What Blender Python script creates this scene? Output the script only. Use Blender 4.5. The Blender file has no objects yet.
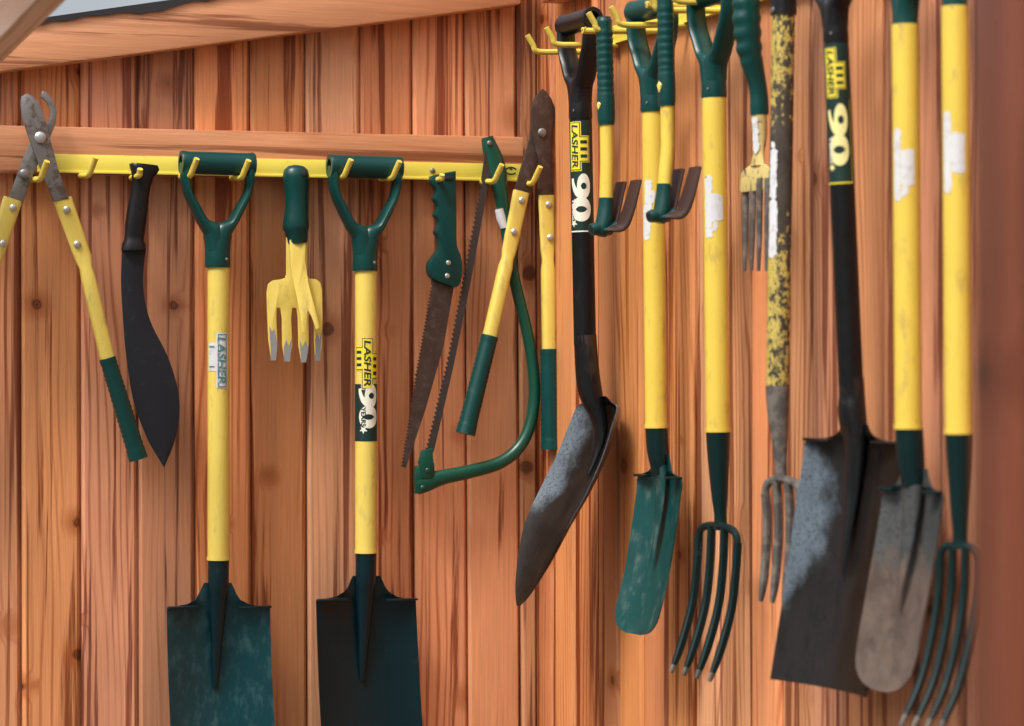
import bpy, bmesh, math, random
from mathutils import Vector, Matrix
random.seed(7)
R = math.radians
scene = bpy.context.scene
COL = scene.collection

# ------------------------------------------------------------------ camera
F = 2500.0                       # focal length in pixels of a 1024 px wide picture
CAMZ = 1.15
CAM = Vector((0, 0, CAMZ))
cd = bpy.data.cameras.new('camera')
cam = bpy.data.objects.new('camera', cd); COL.objects.link(cam)
cam.location = CAM; cam.rotation_euler = (R(90), 0, 0)
cd.sensor_width = 36; cd.lens = F / 1024 * 36
cd.clip_start = 0.05; cd.clip_end = 2000
cd.dof.use_dof = True; cd.dof.focus_distance = 4.08; cd.dof.aperture_fstop = 4.5
scene.camera = cam

# ------------------------------------------------------------------ sky, sun, exposure
SUN_DIR = Vector((-0.36, -0.46, 0.81)).normalized()      # towards the sun
w = bpy.data.worlds.new('World'); scene.world = w; w.use_nodes = True
nt = w.node_tree; bg = nt.nodes['Background']
sky = nt.nodes.new('ShaderNodeTexSky'); sky.sky_type = 'NISHITA'; sky.sun_disc = False
sky.sun_elevation = math.asin(SUN_DIR.z); sky.sun_rotation = math.atan2(SUN_DIR.x, SUN_DIR.y)
sky.dust_density = 6.0; sky.air_density = 1.0; sky.ozone_density = 1.0
hsv = nt.nodes.new('ShaderNodeHueSaturation'); hsv.inputs['Saturation'].default_value = .45      # thin overcast
nt.links.new(sky.outputs[0], hsv.inputs['Color']); nt.links.new(hsv.outputs[0], bg.inputs[0]); bg.inputs[1].default_value = 0.135
sd = bpy.data.lights.new('sun', 'SUN'); sd.energy = 1.5; sd.angle = R(14); sd.color = (1, .965, .92)
so = bpy.data.objects.new('sun', sd); COL.objects.link(so)
so.rotation_euler = (-SUN_DIR).to_track_quat('-Z', 'Y').to_euler()
scene.view_settings.view_transform = 'Standard'; scene.view_settings.look = 'None'
scene.view_settings.gamma = 1; scene.view_settings.use_curve_mapping = False
scene.view_settings.exposure = 0.64
scene.render.engine = 'CYCLES'
scene.cycles.max_bounces = 5; scene.cycles.diffuse_bounces = 3; scene.cycles.glossy_bounces = 3

# ------------------------------------------------------------------ materials
def M_new(name):
    m = bpy.data.materials.new(name); m.use_nodes = True
    return m, m.node_tree, m.node_tree.nodes['Principled BSDF']
class NT:
    def __init__(s, t): s.t = t
    def n(s, typ, **kw):
        k = s.t.nodes.new(typ)
        for a, v in kw.items(): setattr(k, a, v)
        return k
    def put(s, sock, v):
        if isinstance(v, bpy.types.NodeSocket): s.t.links.new(v, sock)
        elif isinstance(v, (tuple, list)) and len(v) == 3 and sock.type == 'RGBA': sock.default_value = (*v, 1)
        else: sock.default_value = v
    def math(s, op, a, b=None, c=None, clamp=False):
        k = s.n('ShaderNodeMath', operation=op, use_clamp=clamp)
        for i, v in enumerate((a, b, c)):
            if v is not None: s.put(k.inputs[i], v)
        return k.outputs[0]
    def vmath(s, op, a, b=None):
        k = s.n('ShaderNodeVectorMath', operation=op); s.put(k.inputs[0], a)
        if b is not None: s.put(k.inputs[1], b)
        return k.outputs[0]
    def mix(s, fac, a, b, mode='MIX'):
        k = s.n('ShaderNodeMix', data_type='RGBA', blend_type=mode)
        s.put(k.inputs[0], fac); s.put(k.inputs[6], a); s.put(k.inputs[7], b)
        return k.outputs[2]
    def noise(s, vec, scale, detail=4, rough=.55, dist=0):
        k = s.n('ShaderNodeTexNoise'); s.put(k.inputs['Vector'], vec)
        k.inputs['Scale'].default_value = scale; k.inputs['Detail'].default_value = detail
        k.inputs['Roughness'].default_value = rough; k.inputs['Distortion'].default_value = dist
        return k.outputs[0]
    def ramp(s, v, lo, hi):
        k = s.n('ShaderNodeMapRange', interpolation_type='SMOOTHSTEP'); s.put(k.inputs[0], v)
        k.inputs[1].default_value = lo; k.inputs[2].default_value = hi
        return k.outputs[0]
    def bump(s, h, strength, dist, bsdf):
        k = s.n('ShaderNodeBump'); s.put(k.inputs['Height'], h)
        k.inputs['Strength'].default_value = strength; k.inputs['Distance'].default_value = dist
        s.t.links.new(k.outputs[0], bsdf.inputs['Normal'])

def wood(name, light, late, dark, axis='Z', rough=.47, knots=.45, ringf=520., tonev=.42, lowamp=70., lateamt=.78):
    m, t, b = M_new(name); q = NT(t)
    co = q.n('ShaderNodeTexCoord').outputs['Object']
    if axis == 'X':
        mp = q.n('ShaderNodeMapping'); mp.inputs['Rotation'].default_value = (0, R(90), 0)
        q.put(mp.inputs[0], co); co = mp.outputs[0]
    rnd = q.n('ShaderNodeObjectInfo').outputs['Random']
    off = q.n('ShaderNodeCombineXYZ')
    q.put(off.inputs[0], q.math('MULTIPLY', rnd, 37.7)); q.put(off.inputs[1], q.math('MULTIPLY', rnd, 91.3)); q.put(off.inputs[2], q.math('MULTIPLY', rnd, 53.1))
    p = q.vmath('ADD', co, off.outputs[0])
    # knots: cells about 16 cm apart, only some of them hold a knot
    vo = q.n('ShaderNodeTexVoronoi'); q.put(vo.inputs['Vector'], q.vmath('MULTIPLY', p, (1, .15, 1))); vo.inputs['Scale'].default_value = 9.0
    wob = q.noise(p, 60, 2)
    d = q.math('ADD', q.math('DIVIDE', vo.outputs['Distance'], 9.0), q.math('MULTIPLY', q.math('SUBTRACT', wob, .5), .008))
    sep = q.n('ShaderNodeSeparateColor'); q.put(sep.inputs[0], vo.outputs['Color'])
    gate = q.math('LESS_THAN', sep.outputs[0], knots)
    size = q.math('MULTIPLY_ADD', sep.outputs[1], .010, .004)
    rel = q.math('DIVIDE', d, size)
    knot = q.math('MULTIPLY', q.math('SUBTRACT', 1., q.ramp(rel, .75, 1.15)), gate)
    halo = q.math('MULTIPLY', q.math('SUBTRACT', 1., q.ramp(rel, .9, 3.4)), gate)
    # growth rings cut lengthwise
    low = q.noise(q.vmath('MULTIPLY', p, (6, 6, .75)), 1., 2.5, .5)
    sx = q.n('ShaderNodeSeparateXYZ'); q.put(sx.inputs[0], p)
    ph = q.math('ADD', q.math('MULTIPLY', sx.outputs[0], ringf), q.math('MULTIPLY', low, lowamp))
    ph = q.math('ADD', ph, q.math('MULTIPLY', halo, 7.))
    ring = q.math('POWER', q.math('MULTIPLY_ADD', q.math('SINE', ph), .5, .5), 4.)
    amp = q.ramp(q.noise(q.vmath('MULTIPLY', p, (16, 16, 1.3)), 1., 2), .42, .66)
    ring = q.math('MULTIPLY', ring, q.math('MULTIPLY_ADD', amp, .92, .08))
    fib = q.noise(q.vmath('MULTIPLY', p, (520, 520, 9)), 1., 4, .7)
    streak = q.ramp(q.noise(q.vmath('MULTIPLY', p, (40, 40, .9)), 1., 5, .6, .5), .535, .60)
    blot = q.noise(q.vmath('MULTIPLY', p, (9, 9, 1.6)), 1., 3, .55)
    c = q.mix(q.math('MULTIPLY', ring, lateamt), light, late)
    c = q.mix(q.math('MULTIPLY', streak, .85), c, dark)
    c = q.mix(q.math('MULTIPLY', halo, .65), c, late)
    kring = q.math('MULTIPLY_ADD', q.math('SINE', q.math('MULTIPLY', d, 2600.)), .22, .74)
    c = q.mix(q.math('MULTIPLY', knot, kring), c, (dark[0]*.42, dark[1]*.38, dark[2]*.4))
    fv = q.math('MULTIPLY_ADD', fib, .70, .65)
    bv = q.math('MULTIPLY_ADD', blot, .9, .57)
    tv = q.math('MULTIPLY_ADD', rnd, tonev, 1 - tonev*.5)
    val = q.math('MULTIPLY', q.math('MULTIPLY', fv, bv), tv)
    hs = q.n('ShaderNodeHueSaturation'); q.put(hs.inputs['Color'], c); q.put(hs.inputs['Value'], val)
    rb = q.math('FRACT', q.math('MULTIPLY', rnd, 7.31))
    q.put(hs.inputs['Hue'], q.math('MULTIPLY_ADD', rb, .010, .494))
    q.put(hs.inputs['Saturation'], q.math('MULTIPLY_ADD', q.math('FRACT', q.math('MULTIPLY', rnd, 13.7)), .18, .93))
    t.links.new(hs.outputs[0], b.inputs['Base Color'])
    q.put(b.inputs['Roughness'], q.math('MULTIPLY_ADD', fib, .25, rough - .12))
    b.inputs['Specular IOR Level'].default_value = .4
    q.bump(q.math('ADD', q.math('MULTIPLY', ring, .5), fib), .35, .0012, b)
    return m

def paint(name, base, rough=.4, worn=None, wamt=.5, wscale=30, spec=.5, mottle=.12, metallic=0., stretch=(1, 1, 1), bumps=.0003, lo=None, soft=.13):
    """a painted or moulded surface: base colour, a little mottling, and scuffs that show `worn`"""
    m, t, b = M_new(name); q = NT(t)
    co = q.n('ShaderNodeTexCoord').outputs['Object']
    rnd = q.n('ShaderNodeObjectInfo').outputs['Random']
    off = q.n('ShaderNodeCombineXYZ'); q.put(off.inputs[0], q.math('MULTIPLY', rnd, 41.)); q.put(off.inputs[2], q.math('MULTIPLY', rnd, 23.))
    p = q.vmath('ADD', co, off.outputs[0])
    n1 = q.noise(q.vmath('MULTIPLY', p, stretch), wscale, 6, .65)
    n2 = q.noise(p, 9, 3)
    n3 = q.noise(p, 340, 3, .7)
    hs = q.n('ShaderNodeHueSaturation'); hs.inputs['Color'].default_value = (*base, 1)
    q.put(hs.inputs['Value'], q.math('ADD', q.math('MULTIPLY_ADD', n2, mottle*2, 1 - mottle), q.math('MULTIPLY_ADD', n3, mottle, -mottle*.5)))
    c = hs.outputs[0]
    rr = q.math('MULTIPLY_ADD', n1, .25, rough - .1)
    if worn:
        a = .62 if lo is None else lo
        k = q.math('MULTIPLY', q.ramp(n1, a, a + soft), wamt)
        c = q.mix(k, c, worn); rr = q.math('ADD', rr, q.math('MULTIPLY', k, .2))
    q.put(b.inputs['Base Color'], c); q.put(b.inputs['Roughness'], rr)
    b.inputs['Specular IOR Level'].default_value = spec; b.inputs['Metallic'].default_value = metallic
    q.bump(q.math('ADD', n1, q.math('MULTIPLY', n3, .4)), .3, bumps, b)
    return m

def stained(name, sheen_or_base, frough, mud, mrough, mask, fine=60, spec=.5, nscale=22, grain=(1.5, 1, .5)):
    """a blade with bare paint or steel, or painted sky sheen, laid by a mask of its own shape, mud on the rest; mask(q, x, z, n) > 0 is that first colour"""
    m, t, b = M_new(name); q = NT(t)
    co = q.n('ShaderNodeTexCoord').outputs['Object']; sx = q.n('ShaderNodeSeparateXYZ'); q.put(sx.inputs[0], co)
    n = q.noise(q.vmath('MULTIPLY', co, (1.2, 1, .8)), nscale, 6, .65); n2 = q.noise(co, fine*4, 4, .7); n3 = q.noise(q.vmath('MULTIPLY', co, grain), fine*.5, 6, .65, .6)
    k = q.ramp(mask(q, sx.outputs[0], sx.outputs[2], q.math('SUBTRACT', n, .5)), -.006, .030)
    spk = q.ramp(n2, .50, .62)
    fc = q.mix(q.math('MULTIPLY', spk, .75), sheen_or_base, tuple(c*.25 for c in sheen_or_base))
    fc = q.mix(q.math('MULTIPLY', q.ramp(n3, .42, .7), .5), fc, tuple(c*.4 for c in sheen_or_base))
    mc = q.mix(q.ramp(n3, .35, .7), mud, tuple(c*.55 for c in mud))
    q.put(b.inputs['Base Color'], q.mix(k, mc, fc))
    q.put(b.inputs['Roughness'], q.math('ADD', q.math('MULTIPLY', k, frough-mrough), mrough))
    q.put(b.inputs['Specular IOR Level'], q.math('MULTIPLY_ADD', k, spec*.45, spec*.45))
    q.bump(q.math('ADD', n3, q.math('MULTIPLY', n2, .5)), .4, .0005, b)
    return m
def mask_round(q, x, z, n):  # places the painted sky sheen along both sides of the round blade
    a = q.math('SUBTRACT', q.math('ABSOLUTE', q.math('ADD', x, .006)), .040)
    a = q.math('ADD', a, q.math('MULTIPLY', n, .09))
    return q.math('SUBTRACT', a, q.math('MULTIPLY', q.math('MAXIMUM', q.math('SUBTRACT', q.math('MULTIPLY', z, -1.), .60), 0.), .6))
def mask_square(q, x, z, n):  # places the painted sky sheen on the upper left of the square blade
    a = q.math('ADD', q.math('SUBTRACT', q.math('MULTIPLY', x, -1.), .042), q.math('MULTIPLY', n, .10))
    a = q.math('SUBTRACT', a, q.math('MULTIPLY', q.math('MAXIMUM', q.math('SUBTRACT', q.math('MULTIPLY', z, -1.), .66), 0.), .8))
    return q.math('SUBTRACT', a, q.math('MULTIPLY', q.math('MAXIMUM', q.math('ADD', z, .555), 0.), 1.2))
def mask_dirty(q, x, z, n):        # mud gathers halfway up and on the side towards the post
    a = q.math('MULTIPLY_ADD', n, .42, .034)
    a = q.math('SUBTRACT', a, q.math('MULTIPLY', q.math('MAXIMUM', q.math('SUBTRACT', .13, q.math('ABSOLUTE', q.math('ADD', z, .21))), 0.), .75))
    return q.math('SUBTRACT', a, q.math('MULTIPLY', x, 1.6))
def mask_trench(q, x, z, n):       # clean grey steel high up, and bare teal spots where the mud came off near the end
    a = q.math('ADD', q.math('ADD', z, .66), q.math('MULTIPLY', n, .16))
    b_ = q.math('SUBTRACT', q.math('MULTIPLY', n, .30), q.math('ADD', q.math('MULTIPLY', q.math('ABSOLUTE', q.math('ADD', z, .775)), .8), .028))
    return q.math('MAXIMUM', a, b_)
CED_L, CED_M, CED_D = (.60, .268, .130), (.30, .082, .026), (.15, .028, .009)
MAT = dict(
    cedar=wood('cedar_boards', CED_L, CED_M, CED_D, knots=.62, tonev=.5),
    cedar_long=wood('cedar_beam', (.62, .265, .125), (.40, .135, .050), (.24, .065, .022), axis='X', knots=.2, tonev=.1, ringf=260., lowamp=26., lateamt=.45),
    cedar_grey=wood('cedar_rafter', (.66, .47, .37), (.34, .14, .075), (.20, .07, .035), axis='X', knots=.3, tonev=.1, ringf=260., lowamp=26., lateamt=.5),
    cedar_post=wood('cedar_post', (.17, .055, .027), (.10, .028, .013), (.05, .013, .007), knots=.3, tonev=.1),
    yellow=paint('yellow_paint', (.74, .57, .115), .32, (.42, .30, .10), .65, 55, mottle=.10, lo=.53, soft=.2, stretch=(1, 1, .35)),
    gold=paint('golden_yellow_paint', (.72, .525, .078), .32, (.40, .27, .07), .65, 55, mottle=.10, lo=.53, soft=.2, stretch=(1, 1, .35)),
    rail=paint('yellow_rail_paint', (.84, .70, .10), .38, (.45, .36, .1), .5, 60, mottle=.05),
    hook=paint('yellow_hook_paint', (.72, .56, .09), .38, (.40, .33, .16), .6, 90, mottle=.08),
    green=paint('green_plastic', (.0015, .046, .042), .30, (.02, .09, .08), .5, 40, mottle=.15, spec=.38),
    teal=paint('teal_blade_enamel', (.0015, .042, .052), .34, (.075, .165, .18), .45, 50, mottle=.35, stretch=(1.3, 1, .6), lo=.46, soft=.32, spec=.35),
    dteal=paint('dark_teal_blade_enamel', (.001, .015, .020), .30, (.02, .06, .07), .4, 40, mottle=.15, lo=.60, soft=.25, spec=.3),
    lteal=paint('worn_teal_enamel', (.002, .046, .045), .36, (.14, .19, .17), .5, 45, mottle=.3, stretch=(1.3, 1, .6), lo=.48, soft=.3, spec=.35),
    dgreen=paint('dark_green_enamel', (.001, .015, .016), .30, (.05, .09, .085), .4, 50, mottle=.12, spec=.3),
    sawgreen=paint('green_tube_enamel', (.003, .066, .040), .30, (.02, .05, .04), .7, 60, mottle=.1),
    black=paint('black_plastic', (.009, .009, .011), .30, (.04, .04, .045), .5, 50, mottle=.15, spec=.35),
    shaftblack=paint('black_shaft_enamel', (.006, .0065, .008), .28, (.04, .04, .045), .4, 60, mottle=.2, spec=.32),
    blacksteel=paint('black_blade_enamel', (.006, .0065, .008), .22, (.045, .030, .022), .8, 11, mottle=.2, stretch=(1, 1, .45), lo=.53, spec=.4),
    knife=paint('dark_forged_steel', (.012, .014, .020), .42, (.07, .07, .08), .5, 60, mottle=.25, lo=.60, spec=.35),
    steel=paint('grey_worn_steel', (.22, .21, .205), .45, (.10, .065, .045), .75, 45, mottle=.2, metallic=.55, lo=.50),
    rivet=paint('bright_rivet_steel', (.55, .55, .55), .35, (.3, .28, .26), .5, 200, mottle=.1, metallic=.7),
    rust=paint('brown_rusty_steel', (.055, .034, .027), .42, (.13, .10, .088), .6, 70, mottle=.35, metallic=.2, lo=.46, soft=.3),
    darksaw=paint('dark_saw_steel', (.045, .036, .034), .5, (.12, .09, .08), .5, 60, mottle=.25, metallic=.2),
    brownprong=paint('brown_prong_enamel', (.038, .015, .011), .5, (.08, .045, .035), .5, 60, mottle=.2),
    round_blade=stained('muddy_black_round_blade_painted_sheen', (.095, .122, .150), .24, (.016, .011, .009), .26, mask_round),  # blue-grey is sky reflection painted into the colour, dark brown is mud
    square_blade=stained('muddy_black_square_blade_painted_sheen', (.095, .122, .150), .24, (.014, .011, .010), .26, mask_square),  # same painted blue-grey sky reflection, with real mud around it
    trench_blade=stained('muddy_grey_spade', (.062, .066, .066), .5, (.120, .088, .072), .8, mask_trench, spec=.3, grain=(1, 1, .7), fine=70),
    mudsteel=paint('muddy_spade_steel', (.150, .120, .105), .72, (.045, .095, .100), .9, 18, mottle=.2, lo=.60, stretch=(1.3, 1, .6)),
    dirty=stained('mud_smeared_yellow', (.56, .43, .10), .5, (.075, .062, .050), .7, mask_dirty, fine=90, spec=.4, nscale=120),
    oldsteel=paint('grey_muddy_steel', (.075, .068, .062), .65, (.17, .145, .12), .8, 60, mottle=.25, lo=.46),
    mudyellow=paint('mud_stained_yellow', (.58, .45, .16), .62, (.10, .08, .06), 1., 60, mottle=.2, lo=.52),
    tip=paint('scraped_grey_tip', (.28, .28, .28), .5, (.12, .10, .08), .8, 120, mottle=.2, metallic=.3),
    white=paint('white_sticker_paper', (.62, .63, .65), .6, (.40, .40, .38), .6, 90, mottle=.15, lo=.5, soft=.2),
    cream=paint('cream_print', (.78, .76, .64), .5, mottle=.05),
    ink=paint('dark_print', (.012, .022, .020), .5, mottle=.05),
    tealink=paint('faded_teal_print', (.06, .20, .21), .5, (.5, .55, .55), .8, 160, mottle=.1, lo=.52),
    stickgreen=paint('dark_green_sticker', (.004, .028, .024), .4, mottle=.08),
    pale=paint('pale_yellow_print', (.80, .74, .32), .5, mottle=.05),
    lime=paint('bright_yellow_print', (.78, .66, .05), .45, mottle=.05),
    hole=paint('dark_hollow', (.006, .008, .008), .8, mottle=.05),
    felt=paint('black_roofing_felt', (.022, .022, .026), .8, (.06, .055, .05), .6, 30, mottle=.3, bumps=.002),
    grass=paint('added_bank_grass', (.045, .075, .022), .9, (.07, .085, .03), .7, 1.5, mottle=.3, bumps=.01),
    ground=paint('paving_ground', (.115, .10, .085), .85, (.07, .062, .052), .8, 1.2, mottle=.2, bumps=.004),
)

# ------------------------------------------------------------------ mesh helpers
def mk(name, verts, faces, mat, parent=None, sharp=36, bevel=0):
    me = bpy.data.meshes.new(name)
    bm = bmesh.new()
    vs = [bm.verts.new(v) for v in verts]
    for f in faces:
        try: bm.faces.new([vs[i] for i in f])
        except ValueError: pass
    bmesh.ops.remove_doubles(bm, verts=bm.verts, dist=1e-6)
    bmesh.ops.recalc_face_normals(bm, faces=bm.faces)
    if bevel:
        es = [e for e in bm.edges if len(e.link_faces) == 2 and e.calc_face_angle(0) > R(40)]
        bmesh.ops.bevel(bm, geom=es, offset=bevel, segments=2, profile=.5, affect='EDGES', clamp_overlap=True)
    for f in bm.faces: f.smooth = True
    for e in bm.edges:
        if len(e.link_faces) == 2 and e.calc_face_angle(0) > R(sharp): e.smooth = False
    bm.to_mesh(me); bm.free()
    me.materials.append(MAT[mat] if isinstance(mat, str) else mat)
    o = bpy.data.objects.new(name, me); COL.objects.link(o)
    if parent: o.parent = parent
    return o
class MB:
    """collects shapes that belong to one part"""
    def __init__(s): s.v = []; s.f = []
    def add(s, v, f):
        k = len(s.v); s.v += [tuple(x) for x in v]; s.f += [tuple(i + k for i in g) for g in f]; return s
    def build(s, name, mat, parent=None, **kw): return mk(name, s.v, s.f, mat, parent, **kw)
def sweep(pts, rx, ry=None, ref=(0, 1, 0), seg=14, caps=True, power=1.0):
    """rx: half size across (in the plane square to ref), ry: half size along ref"""
    pts = [Vector(p) for p in pts]; n = len(pts); ref = Vector(ref)
    if not isinstance(rx, (list, tuple)): rx = [rx]*n
    if ry is None: ry = rx
    if not isinstance(ry, (list, tuple)): ry = [ry]*n
    v = []; f = []
    for i, p in enumerate(pts):
        t = (pts[min(i+1, n-1)] - pts[max(i-1, 0)]).normalized()
        a = t.cross(ref).normalized(); b = a.cross(t).normalized()
        for k in range(seg):
            th = 2*math.pi*k/seg; c, s_ = math.cos(th), math.sin(th)
            c = math.copysign(abs(c)**power, c); s_ = math.copysign(abs(s_)**power, s_)
            v.append(p + a*(rx[i]*c) + b*(ry[i]*s_))
    for i in range(n-1):
        for k in range(seg):
            k2 = (k+1) % seg
            f.append((i*seg+k, i*seg+k2, (i+1)*seg+k2, (i+1)*seg+k))
    if caps: f.append(tuple(range(seg))); f.append(tuple((n-1)*seg+k for k in range(seg)))
    return v, f
def smooth_path(pts, n=6):
    """Catmull-Rom through tuples of any length"""
    out = []; m = len(pts)
    for i in range(m-1):
        p0, p1, p2, p3 = pts[max(i-1, 0)], pts[i], pts[i+1], pts[min(i+2, m-1)]
        for k in range(n):
            t = k/n
            out.append(tuple(.5*((2*b) + (c-a)*t + (2*a-5*b+4*c-d)*t*t + (3*b-a-3*c+d)*t**3) for a, b, c, d in zip(p0, p1, p2, p3)))
    out.append(tuple(pts[-1])); return out
def plate(pts, y0, y1):
    """outline of (x, z) points; y0 is the outer face, y1 the one nearer the wall"""
    n = len(pts)
    v = [(x, y0, z) for x, z in pts] + [(x, y1, z) for x, z in pts]
    f = [tuple(range(n)), tuple(range(2*n-1, n-1, -1))] + [(i, (i+1) % n, n+(i+1) % n, n+i) for i in range(n)]
    return v, f
def box(c, s):
    x, y, z = c; a, b, d = s[0]/2, s[1]/2, s[2]/2
    v = [(x+i*a, y+j*b, z+k*d) for i in (-1, 1) for j in (-1, 1) for k in (-1, 1)]
    return v, [(0, 1, 3, 2), (4, 6, 7, 5), (0, 4, 5, 1), (2, 3, 7, 6), (0, 2, 6, 4), (1, 5, 7, 3)]
def disc(c, r, h, seg=16, dome=.5):
    """rivet head facing local -y at c"""
    x, y, z = c; v = []; f = []
    for rr, hh in ((1, 0), (1, .45*h), (.75, .85*h), (.35, h)):
        for k in range(seg):
            a = 2*math.pi*k/seg; v.append((x+r*rr*math.cos(a), y-hh, z+r*rr*math.sin(a)))
    for i in range(3):
        for k in range(seg): f.append((i*seg+k, i*seg+(k+1) % seg, (i+1)*seg+(k+1) % seg, (i+1)*seg+k))
    f.append(tuple(3*seg+k for k in range(seg))); f.append(tuple(range(seg)))
    return v, f
def sheet(rows, thick, nx=16):
    """rows: (left point, right point, dish, rib) from the top down; a dished plate with real thickness.
       points are (x, y, z); dish pushes the middle towards +y (the wall), rib pushes a central ridge"""
    v = []; nr = len(rows)
    for side in (0, 1):
        for l, r, dish, rib in rows:
            l = Vector(l); r = Vector(r)
            for k in range(nx+1):
                t = k/nx; u = 2*t-1
                p = l.lerp(r, t)
                p.y += dish*(1-u*u) - rib*math.exp(-(u/.17)**2) + (thick if side else 0)
                v.append(p)
    f = []; st = nx+1; N = nr*st
    for s in (0, 1):
        for i in range(nr-1):
            for k in range(nx):
                q = (s*N+i*st+k, s*N+i*st+k+1, s*N+(i+1)*st+k+1, s*N+(i+1)*st+k)
                f.append(q if s else q[::-1])
    for i in range(nr-1):
        for k in (0, nx): f.append((i*st+k, (i+1)*st+k, N+(i+1)*st+k, N+i*st+k))
    for i in (0, nr-1):
        for k in range(nx): f.append((i*st+k, i*st+k+1, N+i*st+k+1, N+i*st+k))
    return v, f

# ------------------------------------------------------------------ the two walls as planes
def ray(px, py): return Vector(((px-512)/F, 1, (363-py)/F))
CORNER = Vector((26/F*4.38, 4.38, CAMZ))
class Plane:
    def __init__(s, o, ang):
        s.o = o; s.ang = ang; s.u = Vector((math.cos(ang), math.sin(ang), 0)); s.n = Vector((math.sin(ang), -math.cos(ang), 0))
    def hit(s, px, py, w=0):
        d = ray(px, py); t = ((s.o + s.n*w) - CAM).dot(s.n)/d.dot(s.n)
        return CAM + d*t
    def loc(s, px, py, w=0):
        p = s.hit(px, py, w) - s.o; return p.dot(s.u), p.z
LW = Plane(CORNER, R(21.4)); RW = Plane(CORNER, R(21.4-90))

def tag(o, label=None, cat=None, group=None, kind=None):
    if label: o['label'] = label
    if cat: o['category'] = cat
    if group: o['group'] = group
    if kind: o['kind'] = kind
    return o
class Thing:
    """an Empty standing at a point of the place, with local x along the wall, local -y out of the wall"""
    def __init__(s, name, label, cat, wall, px, py, w, yaw=0, group=None):
        s.w = wall.hit(px, py, w); s.pl = Plane(s.w, wall.ang + R(yaw))
        o = bpy.data.objects.new(name, None); COL.objects.link(o); o.empty_display_size = .05
        o.location = s.w; o.rotation_euler = (0, 0, s.pl.ang); s.o = o
        tag(o, label, cat, group); s.k = s.w.y/F
        c = CAM - s.w; s.va = math.atan2(c.dot(s.pl.u), c.dot(s.pl.n))      # direction of the viewer seen from the thing
    def P(s, px, py, out=0):                        # a point in the thing's own plane, `out` metres in front of it
        x, z = s.pl.loc(px, py, out); return x, -out, z
    def XZ(s, px, py, out=0):
        x, z = s.pl.loc(px, py, out); return x, z
    def D(s, px, py, x=0):                          # a point in the thing's middle plane, square to the wall
        d = ray(px, py); q = s.w + s.pl.u*x
        t = (q-CAM).dot(s.pl.u)/d.dot(s.pl.u); p = CAM + d*t - s.w
        return (x, -p.dot(s.pl.n), p.z)

# ------------------------------------------------------------------ setting: ground
v, f = box((0, 0, -.05), (1200, 1200, .1)); g = mk('ground', v, f, 'ground'); tag(g, 'plain paved ground below the shed walls', None, None, 'structure')

# unseen bank added behind the viewer to block low sky and keep reflections dark
v = []; f = []; na = 48; prof_ = [(9, -.06), (13, .9), (18, 3.4), (24, 6.4), (31, 8.6), (40, 9.4), (60, 8.0), (90, -.5)]
for i in range(na+1):
    a = R(168 + 204*i/na); fade = min(1, i/5, (na-i)/5)
    for r_, h_ in prof_:
        hh = h_*(.85 + .3*random.random())*fade if h_ > 0 else h_
        v.append((r_*math.cos(a), r_*math.sin(a), hh))
np_ = len(prof_)
for i in range(na):
    for j in range(np_-1): f.append((i*np_+j, (i+1)*np_+j, (i+1)*np_+j+1, i*np_+j+1))
hl = mk('added_light_blocking_bank', v, f, 'grass', None, sharp=80); tag(hl, None, None, None, 'structure')

# ------------------------------------------------------------------ boarded walls
def board(parent, u0t, u1t, u0b, u1b, ztop0, ztop1, zbot, w0, c=.005, e=.0018):
    """one tongue-and-groove board with a chamfer on both long edges; local x along wall, -y outwards"""
    xm = (u0b+u1b)/2
    prof = lambda a, b: [(a+e+.009, .020), (a+e+.009, .010), (a+e, .010), (a+e, c-w0), (a+e+c, -w0), (b-e-c, -w0), (b-e, c-w0), (b-e, .0095), (b+.006, .0105), (b+.006, .0195)]
    B = [(x, y, zbot) for x, y in prof(u0b, u1b)]
    T = []
    for (x, y) in prof(u0t, u1t):
        t = (x-u0t)/(u1t-u0t); T.append((x, y, ztop0+(ztop1-ztop0)*t))
    v = [(x-xm, y, z) for x, y, z in B+T]; n = 10
    f = [tuple(range(n)), tuple(range(2*n-1, n-1, -1))] + [(i, (i+1) % n, n+(i+1) % n, n+i) for i in range(n)]
    o = mk('board', v, f, 'cedar', parent, sharp=20); o.location.x = xm
    return o
GZ = -CAMZ + .02
wl = bpy.data.objects.new('board_wall', None); COL.objects.link(wl); wl.location = CORNER; wl.rotation_euler.z = LW.ang
tag(wl, 'cedar board wall facing the camera, behind the loppers, saws and two spades', 'wall')
wr = bpy.data.objects.new('board_wall', None); COL.objects.link(wr); wr.location = CORNER; wr.rotation_euler.z = RW.ang
tag(wr, 'cedar board wall running towards the camera on the right, behind the shovels and forks', 'wall')
seamT = [-150, -94, -38, 20.5, 80, 137.5, 194, 249.5, 305, 360, 412, 464, 516, 538]
seamB = [-150, -94, -38, 22, 81.5, 139, 195, 253, 309, 363, 417, 470, 523, 538]
def roof_z(u):            # the sloping top of the left wall, hidden behind the top beam
    x0, z0 = LW.loc(0, 40, .0); x1, z1 = LW.loc(522, -22, 0); return z0 + (z1-z0)*(u-x0)/(x1-x0)
for i in range(len(seamT)-1):
    a, b = [LW.loc(x, 90)[0] for x in seamT[i:i+2]]; c, d = [LW.loc(x, 600)[0] for x in seamB[i:i+2]]
    k = (GZ - LW.loc(0, 90)[1])/(LW.loc(0, 600)[1]-LW.loc(0, 90)[1])
    board(wl, a, b, c, d, roof_z(a), roof_z(b), GZ, random.choice((0, .0008, .0016)))
u = -.024; us = [0]; j = 0
widths = [.094, .092, .096, .090, .095, .093, .097, .091, .094, .096, .092, .095, .093, .094, .096, .092, .094, .095, .093, .094]
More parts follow.
